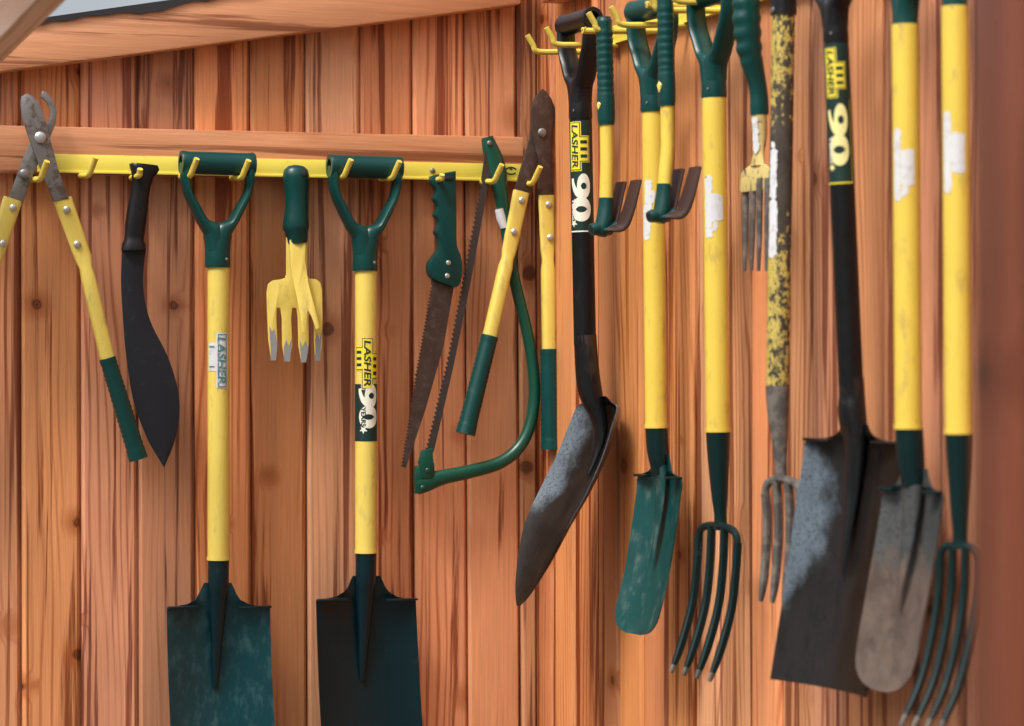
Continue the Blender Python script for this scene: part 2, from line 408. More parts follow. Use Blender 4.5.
for wd in widths:
    board(wr, u, u+wd, u, u+wd, .98+u*.1, .98+(u+wd)*.1, GZ, random.choice((0, .0012, .0026)), .006, .0045); u += wd

# sloping beam along the top of the left wall
def beam_on(wall, name, label, cat, pts, w0, w1, mat, bev=.003):
    """pts: four pixels of its outer face (tl, tr, br, bl) taken at offset w1; runs back to w0"""
    q = [wall.loc(px, py, w1) for px, py in pts]
    cx = sum(a for a, _ in q)/4; cz = sum(b for _, b in q)/4
    v, f = plate([(a-cx, b-cz) for a, b in q], -w1, -w0)
    o = mk(name, v, f, mat, None, bevel=bev); o.location = wall.o + wall.u*cx + Vector((0, 0, cz)); o.rotation_euler.z = wall.ang
    return tag(o, label, cat)
beam_on(LW, 'wall_beam', 'long sloping cedar beam along the top of the left wall', 'beam', [(-120, 42), (521, -48), (521, 4.0), (-120, 87)], .0025, .045, 'cedar_long')
# dark felt edge lying on the beam
n = 30; top = []; bot = []
for i in range(n+1):
    px = 20 + 330*i/n
    yy = 21.0 + (px-40)*(-.1404)
    top.append(LW.loc(px, yy-3.0, .049)); bot.append(LW.loc(px, yy + 2.8 + random.uniform(-1.2, 1.6) + (2.5 if 120 < px < 175 else 0), .049))
c0 = top[0]; v, f = plate([(a-c0[0], b-c0[1]) for a, b in top + bot[::-1]], -.049, -.0455)
o = mk('roof_felt', v, f, 'felt'); o.location = LW.o + LW.u*c0[0] + Vector((0, 0, c0[1])); o.rotation_euler.z = LW.ang
tag(o, 'torn black roofing felt edge along the sloping beam under the sky', 'felt')
beam_on(RW, 'wall_beam', 'short dark beam end at the top of the wall corner', 'beam', [(541, -60), (570, -70), (570, -6), (541, 3)], .0025, .040, 'cedar_long')
# rafter reaching from the wall towards the camera, upper left
a = CAM + ray(-110, 150)*4.05; b = CAM + ray(180, -146)*2.5        # its lower near edge
d = (b-a).normalized(); mid = (a+b)/2
vw = (mid-CAM); vw = (vw - d*vw.dot(d)).normalized()
e = d.cross(vw).normalized()
if e.z > 0: e = -e
th = R(33); n1 = -vw*math.sin(th) + e*math.cos(th); n2 = -vw*math.cos(th) - e*math.sin(th)
w1, w2 = .048, .12
v, f = box((0, 0, 0), ((b-a).length, w2, w1))
if d.cross(n1).dot(n2) < 0: n1 = -n1; flip_ = -1
else: flip_ = 1
o = mk('rafter', v, f, 'cedar_grey', None, bevel=.003)
o.matrix_world = Matrix.Translation(mid - n1*flip_*w2/2 - n2*w1/2) @ Matrix((d, n1, n2)).transposed().to_4x4()
tag(o, 'pale rough timber rafter crossing the upper left corner under the sky', 'rafter')
# post close to the camera at the right
v, f = box((0, 0, 1.5), (.13, .10, 3.0)); o = mk('post', v, f, 'cedar_post', None, bevel=.006)
o.location = ((972-512)/F*1.6 + .065, 1.5 + .05, 0); tag(o, 'blurred brown timber post close to the camera at the right edge', 'post')

# ------------------------------------------------------------------ rails with hooks
beam_on(LW, 'rail_board', 'horizontal cedar batten screwed across the left wall behind the yellow rail', 'batten', [(-120, 122.5), (523.5, 137), (523.5, 181.5), (-120, 171)], .0025, .024, 'cedar_long', .0025)
HR = .0048
def hook(rail, x, y0, z0, out, up, side=0.0, dz=0.0):
    pts = smooth_path([(x, y0, z0), (x, y0-out*.5, z0+dz*.5), (x+side*.3, y0-out, z0+dz), (x+side*.6, y0-out-up*.35, z0+dz+up*.4), (x+side, y0-out-up*.75, z0+dz+up)], 4)
    v, f = sweep(pts, HR, ref=(1, 0, 0), seg=10); return mk('hook', v, f, 'hook', rail)
rl = Thing('hook_rail', 'bright yellow steel hook rail on the batten across the left wall', 'rail', LW, 280, 168, .0245)
q = [rl.XZ(x, y) for x, y in ((37, 153.8), (527, 164.8), (527, 181.8), (37, 172.5))]
v, f = plate(q, -.0045, 0); mk('rail_bar', v, f, 'rail', rl.o, bevel=.001)
q = [rl.XZ(x, y) for x, y in ((37, 169.8), (527, 179), (527, 181.9), (37, 172.6))]
v, f = plate(q, -.0065, -.0042); mk('rail_lip', v, f, 'rail', rl.o, bevel=.0008)
# hooks: pixel of the tip's foot -> base further left, since the rods point out of the wall
for hx, hy in ((38, 183), (86, 179), (186, 180), (237, 181.5), (338, 180.5), (386, 182), (487, 185), (525, 187)):
    x, z = rl.XZ(hx - 6, hy - 3); hook(rl.o, x, -.004, z, .050, .027, side=.010, dz=-.002)
x, z = rl.XZ(131, 178); hook(rl.o, x, -.004, z, .055, .010)
x, z = rl.XZ(430, 181); hook(rl.o, x, -.004, z, .052, .007)
for sx, sy in ((431.5, 171),):
    x, z = rl.XZ(sx, sy); v, f = disc((x, -.0045, z), .0048, .003); mk('screw', v, f, 'steel', rl.o)
mbE = MB()                                          # small round green emblem near the rail's end
for a0, a1, rr in ((20, 160, 1), (190, 330, 1), (60, 120, .45)):
    x, z = rl.XZ(510, 171)
    pts = [(x+.010*rr*math.cos(R(a0+(a1-a0)*i/8)), -.0049, z+.006*rr*math.sin(R(a0+(a1-a0)*i/8))) for i in range(9)]
    mbE.add(*sweep(pts, .0013, .0004, seg=6))
mbE.build('emblem', 'sawgreen', rl.o)

rr_ = Thing('hook_rail', 'yellow steel hook rail high on the right wall above the shovels', 'rail', RW, 640, 24, .012)
x0 = rr_.XZ(596, 40)[0]; x1 = x0 + 1.75
v, f = box(((x0+x1)/2, .004, -.004), (x1-x0, .006, .030)); mk('rail_bar', v, f, 'rail', rr_.o, bevel=.001)
v, f = box(((x0+x1)/2, -.0005, -.017), (x1-x0, .003, .004)); mk('rail_lip', v, f, 'rail', rr_.o)
HOOKS_R = []
def rhook(tpx, tpy, out=.105, up=.026):
    """the hook whose raised tip shows at that pixel"""
    y = out + up*.75
    x, z = rr_.pl.loc(tpx, tpy, y); hook(rr_.o, x, .004, z-up+.004, out, up, 0, -.004)
for tp in ((525, 35), (544, 27.5), (586, 12.5), (608.5, 6.5), (645, -9), (664, -18), (700, -36), (742, -50), (768, -62), (802, -76), (842, -92), (868, -104), (915, -128)): rhook(*tp)
rhook(581, 28, .11, .004); rhook(645, 2, .11, .004)

# ------------------------------------------------------------------ pieces used by several tools
def wrap(shaft, verts, faces, name, mat, parent, lift=.0004):
    """flat print (s across, t down from the shaft's top) laid round a shaft"""
    A, Bv, Rr, X, N, va = shaft
    Z = (Bv-A).normalized(); out = []
    for s, t in verts:
        a = va + s/Rr; out.append(A + Z*t + (X*math.sin(a) + N*math.cos(a))*(Rr+lift))
    return mk(name, out, faces, mat, parent, sharp=80)
def shaft_frame(th, A, B, rad):
    A, B = Vector(A), Vector(B); Z = (B-A).normalized(); X = Vector((1, 0, 0)); N = -(Z.cross(X))
    if N.y > 0: N = -N
    return (A, B, rad, X, N.normalized(), th.va)
def rects(rs, ns=8):
    v = []; f = []
    for s0, s1, t0, t1 in rs:
        k = len(v)
        for i in range(ns+1):
            s = s0+(s1-s0)*i/ns; v += [(s, t0), (s, t1)]
        for i in range(ns): f.append((k+2*i, k+2*i+2, k+2*i+3, k+2*i+1))
    return v, f
def torn(rs, j, px):
    """label remains: rectangles with ragged edges; j jitter, px grid step"""
    v = []; f = []; rnd_ = random.Random(int(1e6*(rs[0][0]+rs[0][3])) & 0xffff)
    for s0, s1, t0, t1 in rs:
        n1 = max(4, int((s1-s0)/px)); n2 = max(4, int((t1-t0)/px)); k = len(v)
        wl_ = [rnd_.uniform(-1, 1) for _ in range(n2+1)]; wr_ = [rnd_.uniform(-1, 1) for _ in range(n2+1)]
        wt_ = [rnd_.uniform(-1, 1) for _ in range(n1+1)]; wb_ = [rnd_.uniform(-1, 1) for _ in range(n1+1)]
        for a in range(n2+1):
            for b in range(n1+1):
                s = s0+(s1-s0)*b/n1 + (j*wl_[a] if b == 0 else j*wr_[a] if b == n1 else 0)
                t = t0+(t1-t0)*a/n2 + (1.6*j*wt_[b] if a == 0 else 1.6*j*wb_[b] if a == n2 else 0)
                if (b in (0, n1)) and (a in (0, n2)): s += (s1-s0)/n1*(.8 if b == 0 else -.8); t += (t1-t0)/n2*(.5 if a == 0 else -.5)
                v.append((s, t))
        for a in range(n2):
            for b in range(n1): f.append((k+a*(n1+1)+b, k+a*(n1+1)+b+1, k+(a+1)*(n1+1)+b+1, k+(a+1)*(n1+1)+b))
    return v, f
def text_mesh(body, size, bold=0, shear=0):
    cu = bpy.data.curves.new('t', 'FONT'); cu.body = body; cu.size = size; cu.align_x = 'CENTER'; cu.align_y = 'CENTER'
    cu.offset = bold*size; cu.shear = shear; cu.resolution_u = 3
    ob = bpy.data.objects.new('t', cu); COL.objects.link(ob)
    me = bpy.data.meshes.new_from_object(ob.evaluated_get(bpy.context.evaluated_depsgraph_get()))
    bpy.data.objects.remove(ob); bpy.data.curves.remove(cu)
    bm = bmesh.new(); bm.from_mesh(me); bpy.data.meshes.remove(me)
    bmesh.ops.triangulate(bm, faces=bm.faces)
    for _ in range(3):
        es = [e for e in bm.edges if e.calc_length() > size*.16]
        if not es: break
        bmesh.ops.subdivide_edges(bm, edges=es, cuts=1); bmesh.ops.triangulate(bm, faces=bm.faces)
    bm.verts.index_update()
    v = [(p.co.x, p.co.y) for p in bm.verts]; f = [tuple(q.index for q in g.verts) for g in bm.faces]; bm.free()
    xs = [a for a, _ in v]; ys = [b for _, b in v]; mx, my = (min(xs)+max(xs))/2, (min(ys)+max(ys))/2
    return [(a-mx, b-my) for a, b in v], f, max(xs)-min(xs), max(ys)-min(ys)
def numerals(sh, parent, s, t0, t1, height, mat, lift=.0010):
    """fat rounded 90 reading down the shaft"""
    v = []; f = []
    def strip(pts, wd):
        k = len(v); n = len(pts)
        for i, (x, y) in enumerate(pts):
            a, b = pts[max(i-1, 0)], pts[min(i+1, n-1)]; dx, dy = b[0]-a[0], b[1]-a[1]; l = math.hypot(dx, dy) or 1
            w_ = wd[i] if isinstance(wd, list) else wd
            v.append((x-dy/l*w_, y+dx/l*w_)); v.append((x+dy/l*w_, y-dx/l*w_))
        for i in range(n-1): f.append((k+2*i, k+2*i+1, k+2*i+3, k+2*i+2))
    ring = lambda cx, cy, rx, ry: [(cx+rx*math.cos(2*math.pi*i/28), cy+ry*math.sin(2*math.pi*i/28)) for i in range(29)]
    strip(ring(.265, .64, .165, .235), .095)
    strip(smooth_path([(.43, .62), (.425, .40), (.34, .20), (.20, .085), (.10, .065)], 5), [.095 - .0012*i for i in range(21)])
    strip(ring(.745, .50, .16, .39), .095)
    return wrap(sh, [(s + (y-.5)*height, t0 + (t1-t0)*x) for x, y in v], f, 'numerals', mat, parent, lift)
def text_down(sh, parent, body, s, t0, t1, height, mat, name='lettering', lift=.0012, bold=.02, shear=0):
    """lettering that reads down the shaft, fitted between t0 and t1, `height` across"""
    v, f, wd, ht = text_mesh(body, 1.0, bold, shear)
    kx = (t1-t0)/wd; ky = height/ht
    return wrap(sh, [(s + y*ky, (t0+t1)/2 + x*kx) for x, y in v], f, name, mat, parent, lift)
DH = [(0, 37.5, 29), (16.7, 37, 29), (31, 33.5, 26), (45, 27, 18), (55, 22, 12.5), (60.5, 19, 8), (64.5, 16.8, 1), (68, 15.4, -5), (76, 13.2, -8), (86, 12.2, -10)]
def d_handle(th, mat, k, z0, y0=0, lean=None, hollow=True, grip_r=11.5, sock=104, holes=0):
    """D-shaped handle; k metres per unit, grip centre at height z0; lean: out-of-wall shift per metre down"""
    ln = lean or 0
    Y = lambda z: y0 + (z0-z)*ln
    # grip: a tube open at both ends
    v, f = [], []; seg = 20; g = grip_r*k
    prof = [(-37.6, 1.0), (-36, 1.06), (-30, 1.0), (30, 1.0), (36, 1.06), (37.6, 1.0), (37.6, .62), (30, .60)]
    prof = [(-30, .60), (-37.6, .62)] + prof
    for x, r in prof:
        for i in range(seg):
            a = 2*math.pi*i/seg; v.append((x*k, y0 + g*r*math.cos(a), z0 + g*r*math.sin(a)))
    for j in range(len(prof)-1):
        for i in range(seg): f.append((j*seg+i, j*seg+(i+1) % seg, (j+1)*seg+(i+1) % seg, (j+1)*seg+i))
    mk('grip', v, f, mat, th.o)
    for sx in (-1, 1):
        v, f = disc((0, 0, 0), g*.6, .0008, 14)
        v = [(sx*(30*k) + sx*(-y), y0 + x, z0 + z) for x, y, z in v]
        mk('grip_hollow', v, f, 'hole', th.o)
    m = MB()
    path = smooth_path(DH, 4)
    for sx in (-1, 1):
        pts = [(sx*(o+i)/2*k, Y(z0-d*k), z0-d*k) for d, o, i in path]
        rx = [max((o-i)/2, 1)*k for d, o, i in path]
        ry = [(10.5 + 1.5*min(d/70, 1))*k for d, o, i in path]
        m.add(*sweep(pts, rx, ry, seg=14, power=.8))
    zs = [64, 66, 70, 80, 92, sock-2, sock]; rs = [4, 9, 12, 12.6, 12.6, 12.9, 12.5]
    m.add(*sweep([(0, Y(z0-d*k), z0-d*k) for d in zs], [r*k for r in rs], [r*k for r in (6, 9.5, 11.3, 12.2, 12.6, 12.9, 12.5)], seg=20))
    m.build('handle_yoke', mat, th.o)
    for h in range(1):
        v, f = disc((6.5*k, Y(z0-96*k) - 11*k, z0-96*k), 1.6*k, .0012, 10); mk('screw', v, f, 'steel', th.o)
def cyl(name, A, B, r, mat, parent, seg=22, n=2, r2=None, rim=False):
    A, B = Vector(A), Vector(B); r2 = r2 or r
    pts = [A.lerp(B, i/n) for i in range(n+1)]; rs = [r+(r2-r)*i/n for i in range(n+1)]
    v, f = sweep(pts, rs, seg=seg); return mk(name, v, f, mat, parent)
def lerp(a, b, t): return tuple(x+(y-x)*t for x, y in zip(a, b))

# ------------------------------------------------------------------ tools on the left wall
def flat_rows(T, rows, thick_px):
    return [(T.P(l, y), T.P(r, y), d, rb) for y, l, r, d, rb in rows]

# 1. bolt-cutter style loppers, far left
T = Thing('bypass_lopper', 'open loppers with grey hooked steel jaws hanging at the far left end of the rail', 'loppers', LW, 39, 138, .052)
lop_b = [(19.5, 103), (20.5, 97), (26, 94), (32, 97), (38, 104), (42.5, 114), (46, 127), (52, 150), (58, 172), (68, 199), (53, 202), (45, 183), (36, 160), (27, 136), (21, 118)]
v, f = plate([T.XZ(x, y) for x, y in lop_b], -.010, -.004); mk('cutting_jaw', v, f, 'steel', T.o, bevel=.0012)
lop_h = [(42, 91), (46, 92), (53, 101), (56.5, 112), (55.5, 124), (50, 137), (45, 150), (36, 168), (29, 184), (22.5, 204), (8, 199), (14, 183), (23, 158), (30, 142), (38, 133), (45, 128), (49, 120), (50, 111), (46.5, 102), (40.5, 97)]
v, f = plate([T.XZ(x, y) for x, y in lop_h], -.003, .003); mk('hooked_jaw', v, f, 'steel', T.o, bevel=.0012)
x, z = T.XZ(39, 138); v, f = disc((x, -.010, z), .0092, .005); mk('pivot_bolt', v, f, 'rivet', T.o)
x, z = T.XZ(24, 174); v, f = disc((x, -.003, z), .008, .005); mk('stop_bolt', v, f, 'steel', T.o)
def lop_arm(T, top, mid, end, grip_end, wtop, riv, y=-.003, gw=9.5, tw=7.4, mat='yellow', ribs=True):
    """flattened yellow arm that turns into a tube, and its rubber grip"""
    A, Bm, E, G = [Vector(T.P(*p)) for p in (top, mid, end, grip_end)]
    for q in (A, Bm, E, G): q.y = y
    k = T.k; pts = []; rx = []; ry = []
    for t in (0, .25, .5, .75, 1): pts.append(A.lerp(Bm, t)); rx.append(wtop*k*(1-.10*t)); ry.append(.006)
    for t, r_, d in ((.10, .86, .0085), (.2, 1, .011), (.5, 1, .0115), (1, 1, .012)):
        pts.append(Bm.lerp(E, t)); rx.append(tw*k*r_); ry.append(d)
    v, f = sweep(pts, rx, ry, seg=16, power=.7); arm = mk('arm', v, f, mat, T.o, sharp=50)
    for rx_, ry_ in riv:
        p = T.XZ(rx_, ry_); v, f = disc((p[0], y-.0062, p[1]), .0058, .004, 12); mk('rivet', v, f, 'rivet', arm)
    pts = []; rx = []; n = 40
    d = (G-E)
    for i in range(n+1):
        t = i/n; r_ = gw*k*(.92 + .12*t)
        if t > .96: r_ *= 1.02
        if .06 < t < .9 and i % 2: r_ *= .92
        pts.append(E.lerp(G, t)); rx.append(r_)
    v, f = sweep([E - d*.002] + pts, [tw*k*1.0] + rx, seg=16); mk('rubber_grip', v, f, 'green', arm, sharp=60)
    return arm
lop_arm(T, (62, 199), (83, 258), (107, 358), (138, 459), 9.8, [(65.5, 210), (76, 244.5)])
lop_arm(T, (13, 199), (-6, 258), (-37, 358), (-66, 459), 9.8, [(12.5, 208), (2.5, 243.5)], y=.001)

# 2. slasher knife
T = Thing('slasher_knife', 'black handled slasher knife with a broad curved dark blade', 'knife', LW, 140, 172, .058)
lft = [(122, 249), (121, 284), (123.5, 327), (127, 363), (134, 403), (147, 438), (157, 456), (164, 467.5)]
rgt = [(146, 249), (143, 284), (150, 320), (167.5, 356), (177.5, 388), (179.5, 416), (174, 443), (164.5, 467)]
L_ = smooth_path(lft, 5); R_ = smooth_path(rgt, 5); n = len(L_); v = []; nx = 6
prof = [.0002, .0016, .002, .0022, .0018, .0010, .0002]
for s in (-1, 1):
    for i in range(n):
        for k in range(nx+1):
            t = k/nx; a = T.P(*(l*(1-t)+r*t for l, r in zip(L_[i], R_[i])))
            v.append((a[0], a[1] + s*prof[k], a[2]))
f = []; st = nx+1; N = n*st
for s in (0, 1):
    for i in range(n-1):
        for k in range(nx): f.append((s*N+i*st+k, s*N+i*st+k+1, s*N+(i+1)*st+k+1, s*N+(i+1)*st+k))
for i in range(n-1):
    for k in (0, nx): f.append((i*st+k, (i+1)*st+k, N+(i+1)*st+k, N+i*st+k))
for k in range(nx): f.append((k, k+1, N+k+1, N+k)); f.append(((n-1)*st+k, (n-1)*st+k+1, N+(n-1)*st+k+1, N+(n-1)*st+k))
mk('blade', v, f, 'knife', T.o, sharp=50)
hc = [(144.5, 164.5, 13.5), (144.3, 167, 15.5), (143.5, 170.5, 14.2), (142.5, 176, 10.8), (141, 186, 9.4), (139, 198, 9.6), (137, 212, 10.2), (135.3, 226, 10.4), (134.2, 236, 9.8), (133.8, 241, 9.8), (133.6, 244, 11.8), (133.6, 250.5, 12.4)]
pts = [T.P(x, y) for x, y, r in hc]; v, f = sweep(pts, [r*T.k for x, y, r in hc], [min(r*.8, 9.2)*T.k for x, y, r in hc], seg=18, power=.8)
mk('handle', v, f, 'black', T.o)

# 3 and 5. the two garden spades
def spade(label, cx, gripy, x_sock, shaft_end, blade, blade_mat, rib_end, deco):
    T = Thing('garden_spade', label, 'spade', LW, cx, gripy, .062, 0, 'garden spades on the left wall')
    k = T.k
    d_handle(T, 'green', k*1.0, 0, 0)
    A = T.P(x_sock, gripy+102); B = T.P(x_sock, shaft_end)
    cyl('shaft', A, B, 11*k, 'yellow', T.o)
    cyl('shaft_collar', T.P(x_sock, shaft_end-3.5), T.P(x_sock, shaft_end), 11.7*k, 'yellow', T.o)
    # blade
    rows = []
    for y, l, r, dish, rib in blade:
        P1, P2 = T.P(l, y), T.P(r, y); rows.append(((P1[0], .004, P1[2]), (P2[0], .004, P2[2]), dish, rib))
    v, f = sheet(rows, .0025, 18); mk('blade', v, f, blade_mat, T.o, sharp=45)
    # socket running down into a rib
    zs = [(shaft_end-.5, 10.6, 10.6, 0), (shaft_end+24, 10.4, 10, .001), (shaft_end+40, 9.6, 8.0, .005), (shaft_end+70, 7.0, 5.5, .010), (shaft_end+105, 4.6, 3.6, .0165), (rib_end, 2.6, 1.8, .0205)]
    zs = smooth_path(zs, 4)
    pts = [(lambda p: (p[0], dy, p[2]))(T.P(x_sock, y)) for y, a, b, dy in zs]
    v, f = sweep(pts, [a*k for y, a, b, dy in zs], [b*k for y, a, b, dy in zs], seg=18); mk('socket', v, f, 'dteal', T.o)
    # rolled foot treads
    yb = blade[5][0]
    for sx, (xa, xb) in enumerate(((blade[5][1], x_sock-19), (x_sock+19, blade[5][2]))):
        a = T.P(xa, blade[5][0]); b = T.P(xb, blade[5][0]-2)
        v, f = box(((a[0]+b[0])/2, -.0025, (a[2]+b[2])/2), (abs(a[0]-b[0]), .013, .0035)); mk('foot_tread', v, f, 'dteal', T.o, bevel=.001)
    deco(T, shaft_frame(T, A, B, 11*k), k, gripy+102)
    return T
def deco_worn(T, sh, k, y0):
    t = lambda y: (y-y0)*k
    v, f = rects([(-2.0*k, 10.0*k, t(333), t(388)), (-11.5*k, -2.0*k, t(342.5), t(371))]); wrap(sh, v, f, 'worn_label', 'white', T.o, .0004)
    text_down(sh, T.o, 'LASHER', 3.2*k, t(337), t(384), 8.2*k, 'tealink', shear=.15)
    v, f = rects([(-.6*k, .2*k, t(335), t(386)), (7.6*k, 8.4*k, t(335), t(386)), (-.6*k, 8.4*k, t(334), t(335)), (-.6*k, 8.4*k, t(386), t(387)), (-10*k, -4*k, t(346), t(347.5)), (-10*k, -4*k, t(366), t(367.2))]); wrap(sh, v, f, 'label_border', 'tealink', T.o, .0011)
def logo90(T, sh, k, y0, ya, yb, yc, yd, band, numc='cream', flip=1, s0=0, lk=1.0):
    """yellow word box with comb bars from ya to yb, numerals and small word from yc to yd on a dark band"""
    t = lambda y: (y-y0)*k
    h = yb-ya; bx = lambda a, b, p, q_: ((s0+a)*k, (s0+b)*k, t(ya+h*p), t(ya+h*q_))
    v, f = rects([(-20*k, 20*k, t(band[0]), t(band[1]))], 24); wrap(sh, v, f, 'dark_band', 'stickgreen', T.o, .0003)
    if flip > 0: B1 = bx(-3.2, 6.2, 0, .98); B2 = bx(-10.5, -3.2, .18, .60); B3 = bx(6.2, 13, .30, .78)
    else: B1 = bx(-9, .5, 0, .98); B2 = bx(.5, 9, .30, .80); B3 = None
    bs = [b for b in (B1, B2, B3) if b]
    grow = lambda b, e: (b[0]-e, b[1]+e, b[2]-e, b[3]+e)
    v, f = rects([grow(b, 1.6*k) for b in bs]); wrap(sh, v, f, 'emblem_edge', 'lime', T.o, .0006)
    v, f = rects([grow(b, .75*k) for b in bs]); wrap(sh, v, f, 'emblem_outline', 'ink', T.o, .0009)
    v, f = rects(bs); wrap(sh, v, f, 'emblem_box', 'lime', T.o, .0012)
    bars = []
    for b in bs[1:]:
        hh = (b[3]-b[2])
        for i in range(3):
            c = b[2]+hh*(.2+.30*i); bars.append((b[0]+.8*k, b[1]-1.2*k, c-hh*.07, c+hh*.07))
    v, f = rects(bars); wrap(sh, v, f, 'emblem_bar', 'ink', T.o, .0015)
    text_down(sh, T.o, 'LASHER', (B1[0]+B1[1])/2, B1[2]+.03*h*k, B1[3]-.03*h*k, 6.6*k, 'ink', lift=.0016, bold=.025, shear=.12)
    numerals(sh, T.o, s0*k + (2.6 if flip > 0 else 1.0)*k, t(yc), t(yd), 20*k, numc)
    a = -2.5 if flip > 0 else -7
    text_down(sh, T.o, 'YEARS', (s0+a)*k, t(yc+(yd-yc)*.52), t(yd-(yd-yc)*.04), 4.4*k, 'ink' if flip > 0 else 'cream', name='small_lettering', lift=.0016, bold=.02)
    # little star point after the numerals
    st = []
    for i in range(10):
        rr = (4.2 if i % 2 == 0 else 1.8)*k; an = math.pi*i/5; st.append(((s0+a)*k + rr*math.sin(an), t(yd+1.5) + rr*math.cos(an)))
    wrap(sh, st, [tuple(range(10))], 'star', numc, T.o, .0013)
def deco_90(T, sh, k, y0): logo90(T, sh, k, y0, 339, 389, 384, 428, (384, 441))
b1 = [(583, 205, 232, 0, 0), (588, 202.5, 234.5, .002, 0), (594, 199.5, 237, .003, 0), (600, 196, 241, .004, 0), (604.5, 188, 250, .006, 0), (608, 167.5, 270.5, .010, 0), (630, 167.8, 271, .015, 0), (660, 168.5, 272, .018, 0), (690, 169.5, 273.5, .019, 0), (726, 171, 275.5, .018, 0), (770, 174, 277, .015, 0), (800, 178, 274, .010, 0), (812, 188, 266, .006, 0)]
b2 = [(576, 354, 381, 0, 0), (581, 351.5, 383.5, .002, 0), (587, 349, 386, .003, 0), (592, 345, 390, .004, 0), (597, 337, 398, .006, 0), (600.5, 317, 416.5, .010, 0), (620, 317.5, 417.5, .015, 0), (650, 318.5, 419, .018, 0), (690, 320, 421, .019, 0), (726, 322, 423.5, .018, 0), (770, 325, 425, .015, 0), (800, 329, 422, .010, 0), (812, 338, 414, .006, 0)]
spade('garden spade with scuffed teal blade and a worn white label on its yellow shaft', 217.5, 163.5, 218.5, 560, b1, 'teal', 690, deco_worn)
spade('garden spade with clean dark blade and a 90 years sticker on its yellow shaft', 365, 167, 366, 553, b2, 'dteal', 682, deco_90)

# 4. small hand fork and hoe combination
T = Thing('hand_cultivator', 'small yellow hand cultivator with green handle between the two spades', 'hand cultivator', LW, 296, 175, .050)
hc = [(296, 165.2, 4), (296, 166.5, 8.5), (296, 170, 12.2), (296, 176, 13.6), (296.3, 184, 12.6), (296.5, 196, 11.6), (296.5, 208, 11.8), (296, 218, 12.6), (295.8, 225, 13.6), (296, 229, 13.4), (296.3, 231, 12), (297, 241.5, 10.8), (297.2, 243.5, 10)]
v, f = sweep([T.P(x, y) for x, y, r in hc], [r*T.k for x, y, r in hc], [r*.85*T.k for x, y, r in hc], seg=18); hd = mk('handle', v, f, 'green', T.o)
x, z = T.XZ(301.5, 174.5); v, f = disc((x, -.0182, z), .0055, .0022, 14); mk('hang_hole', v, f, 'hole', hd)
fk = [(286, 236), (307, 236), (307, 276), (309, 278.5), (316, 279.5), (320, 283), (321.5, 290), (321.3, 320), (320, 345), (317, 360), (313.5, 361), (312.5, 345), (313, 318), (312, 308), (308.8, 308), (307.5, 318), (306.5, 345), (303, 362), (299, 362), (296.6, 345), (297, 318), (295.8, 308), (291.5, 308), (290, 318), (290.3, 345), (287, 361), (282.6, 361), (280.5, 345), (281, 318), (279.5, 308), (276, 308), (275.3, 318), (275.5, 345), (273, 360), (269, 360), (266.8, 340), (266.5, 318), (266.3, 292), (268, 284), (272.5, 280.3), (280, 279.5), (285, 278), (286, 274)]
def curve_y(z, z1, z0, a): t = max(0, min(1, (z1-z)/(z1-z0))); return -a*math.sin(t*math.pi*.5)*t
v, f = plate([T.XZ(x, y) for x, y in fk], -.0035, .0015)
zt, zb = T.XZ(296, 280)[1], T.XZ(296, 361)[1]
v = [(x, y + curve_y(z, zt, zb, .012), z) for x, y, z in v]; mk('fork_plate', v, f, 'yellow', T.o, bevel=.0009)
for tp in ([(267.6, 322), (270, 332), (272.5, 329), (275.4, 344), (273.2, 360.4), (268.7, 360.4)], [(281.3, 348), (284, 340), (286.5, 346), (290, 338), (287.2, 361.5), (282.3, 361.5)], [(297.3, 340), (300, 347), (303, 341), (306, 348), (303.2, 362.4), (298.8, 362.4)], [(313, 340), (315, 333), (317.5, 339), (320, 330), (317.3, 360.6), (313.2, 361)]):
    v, f = plate([T.XZ(x, y) for x, y in tp], -.0042, .0020); v = [(x, y + curve_y(z, zt, zb, .012), z) for x, y, z in v]; mk('worn_tip', v, f, 'tip', T.o)
wd = [(288, 240), (304, 240), (303.5, 262), (306, 285), (309.5, 305), (313, 328), (309, 330), (306.5, 318), (302.8, 310), (300.8, 320), (298.8, 334), (295.5, 333), (295, 315), (293, 295), (289, 268)]
v, f = plate([T.XZ(x, y) for x, y in wd], -.0105, -.0065); zt2, zb2 = T.XZ(296, 262)[1], T.XZ(296, 330)[1]
v = [(x, y + curve_y(z, zt2, zb2, .030), z) for x, y, z in v]; mk('weeding_prong', v, f, 'yellow', T.o, bevel=.0009)

# 6. pruning saw
def teeth(a, b, n, depth, lean=.35, skip0=0):
    """points from a to b with saw teeth standing off to the left of the direction of travel"""
    (x0, y0), (x1, y1) = a, b; dx, dy = (x1-x0)/n, (y1-y0)/n; ln = math.hypot(dx, dy); nx_, ny_ = dy/ln*depth, -dx/ln*depth
    out = []
    for i in range(n):
        out += [(x0+dx*i, y0+dy*i), (x0+dx*(i+lean)+nx_, y0+dy*(i+lean)+ny_)]
    return out + [b]
T = Thing('pruning_saw', 'pruning saw with green finger-grooved handle and brown tapering blade', 'saw', LW, 446, 178, .056)
bl = [T.XZ(x, y) for x, y in ((454, 268), (453.5, 288), (443.5, 346), (425.5, 409), (405.5, 468), (401, 466))] + [T.XZ(x, y) for x, y in teeth((401, 465), (415, 375), 26, -2.2)] + [T.XZ(x, y) for x, y in teeth((415.2, 374), (431, 284), 26, -2.0)] + [T.XZ(432, 270)]
v, f = plate(bl, -.0011, .0011); mk('blade', v, f, 'rust', T.o)
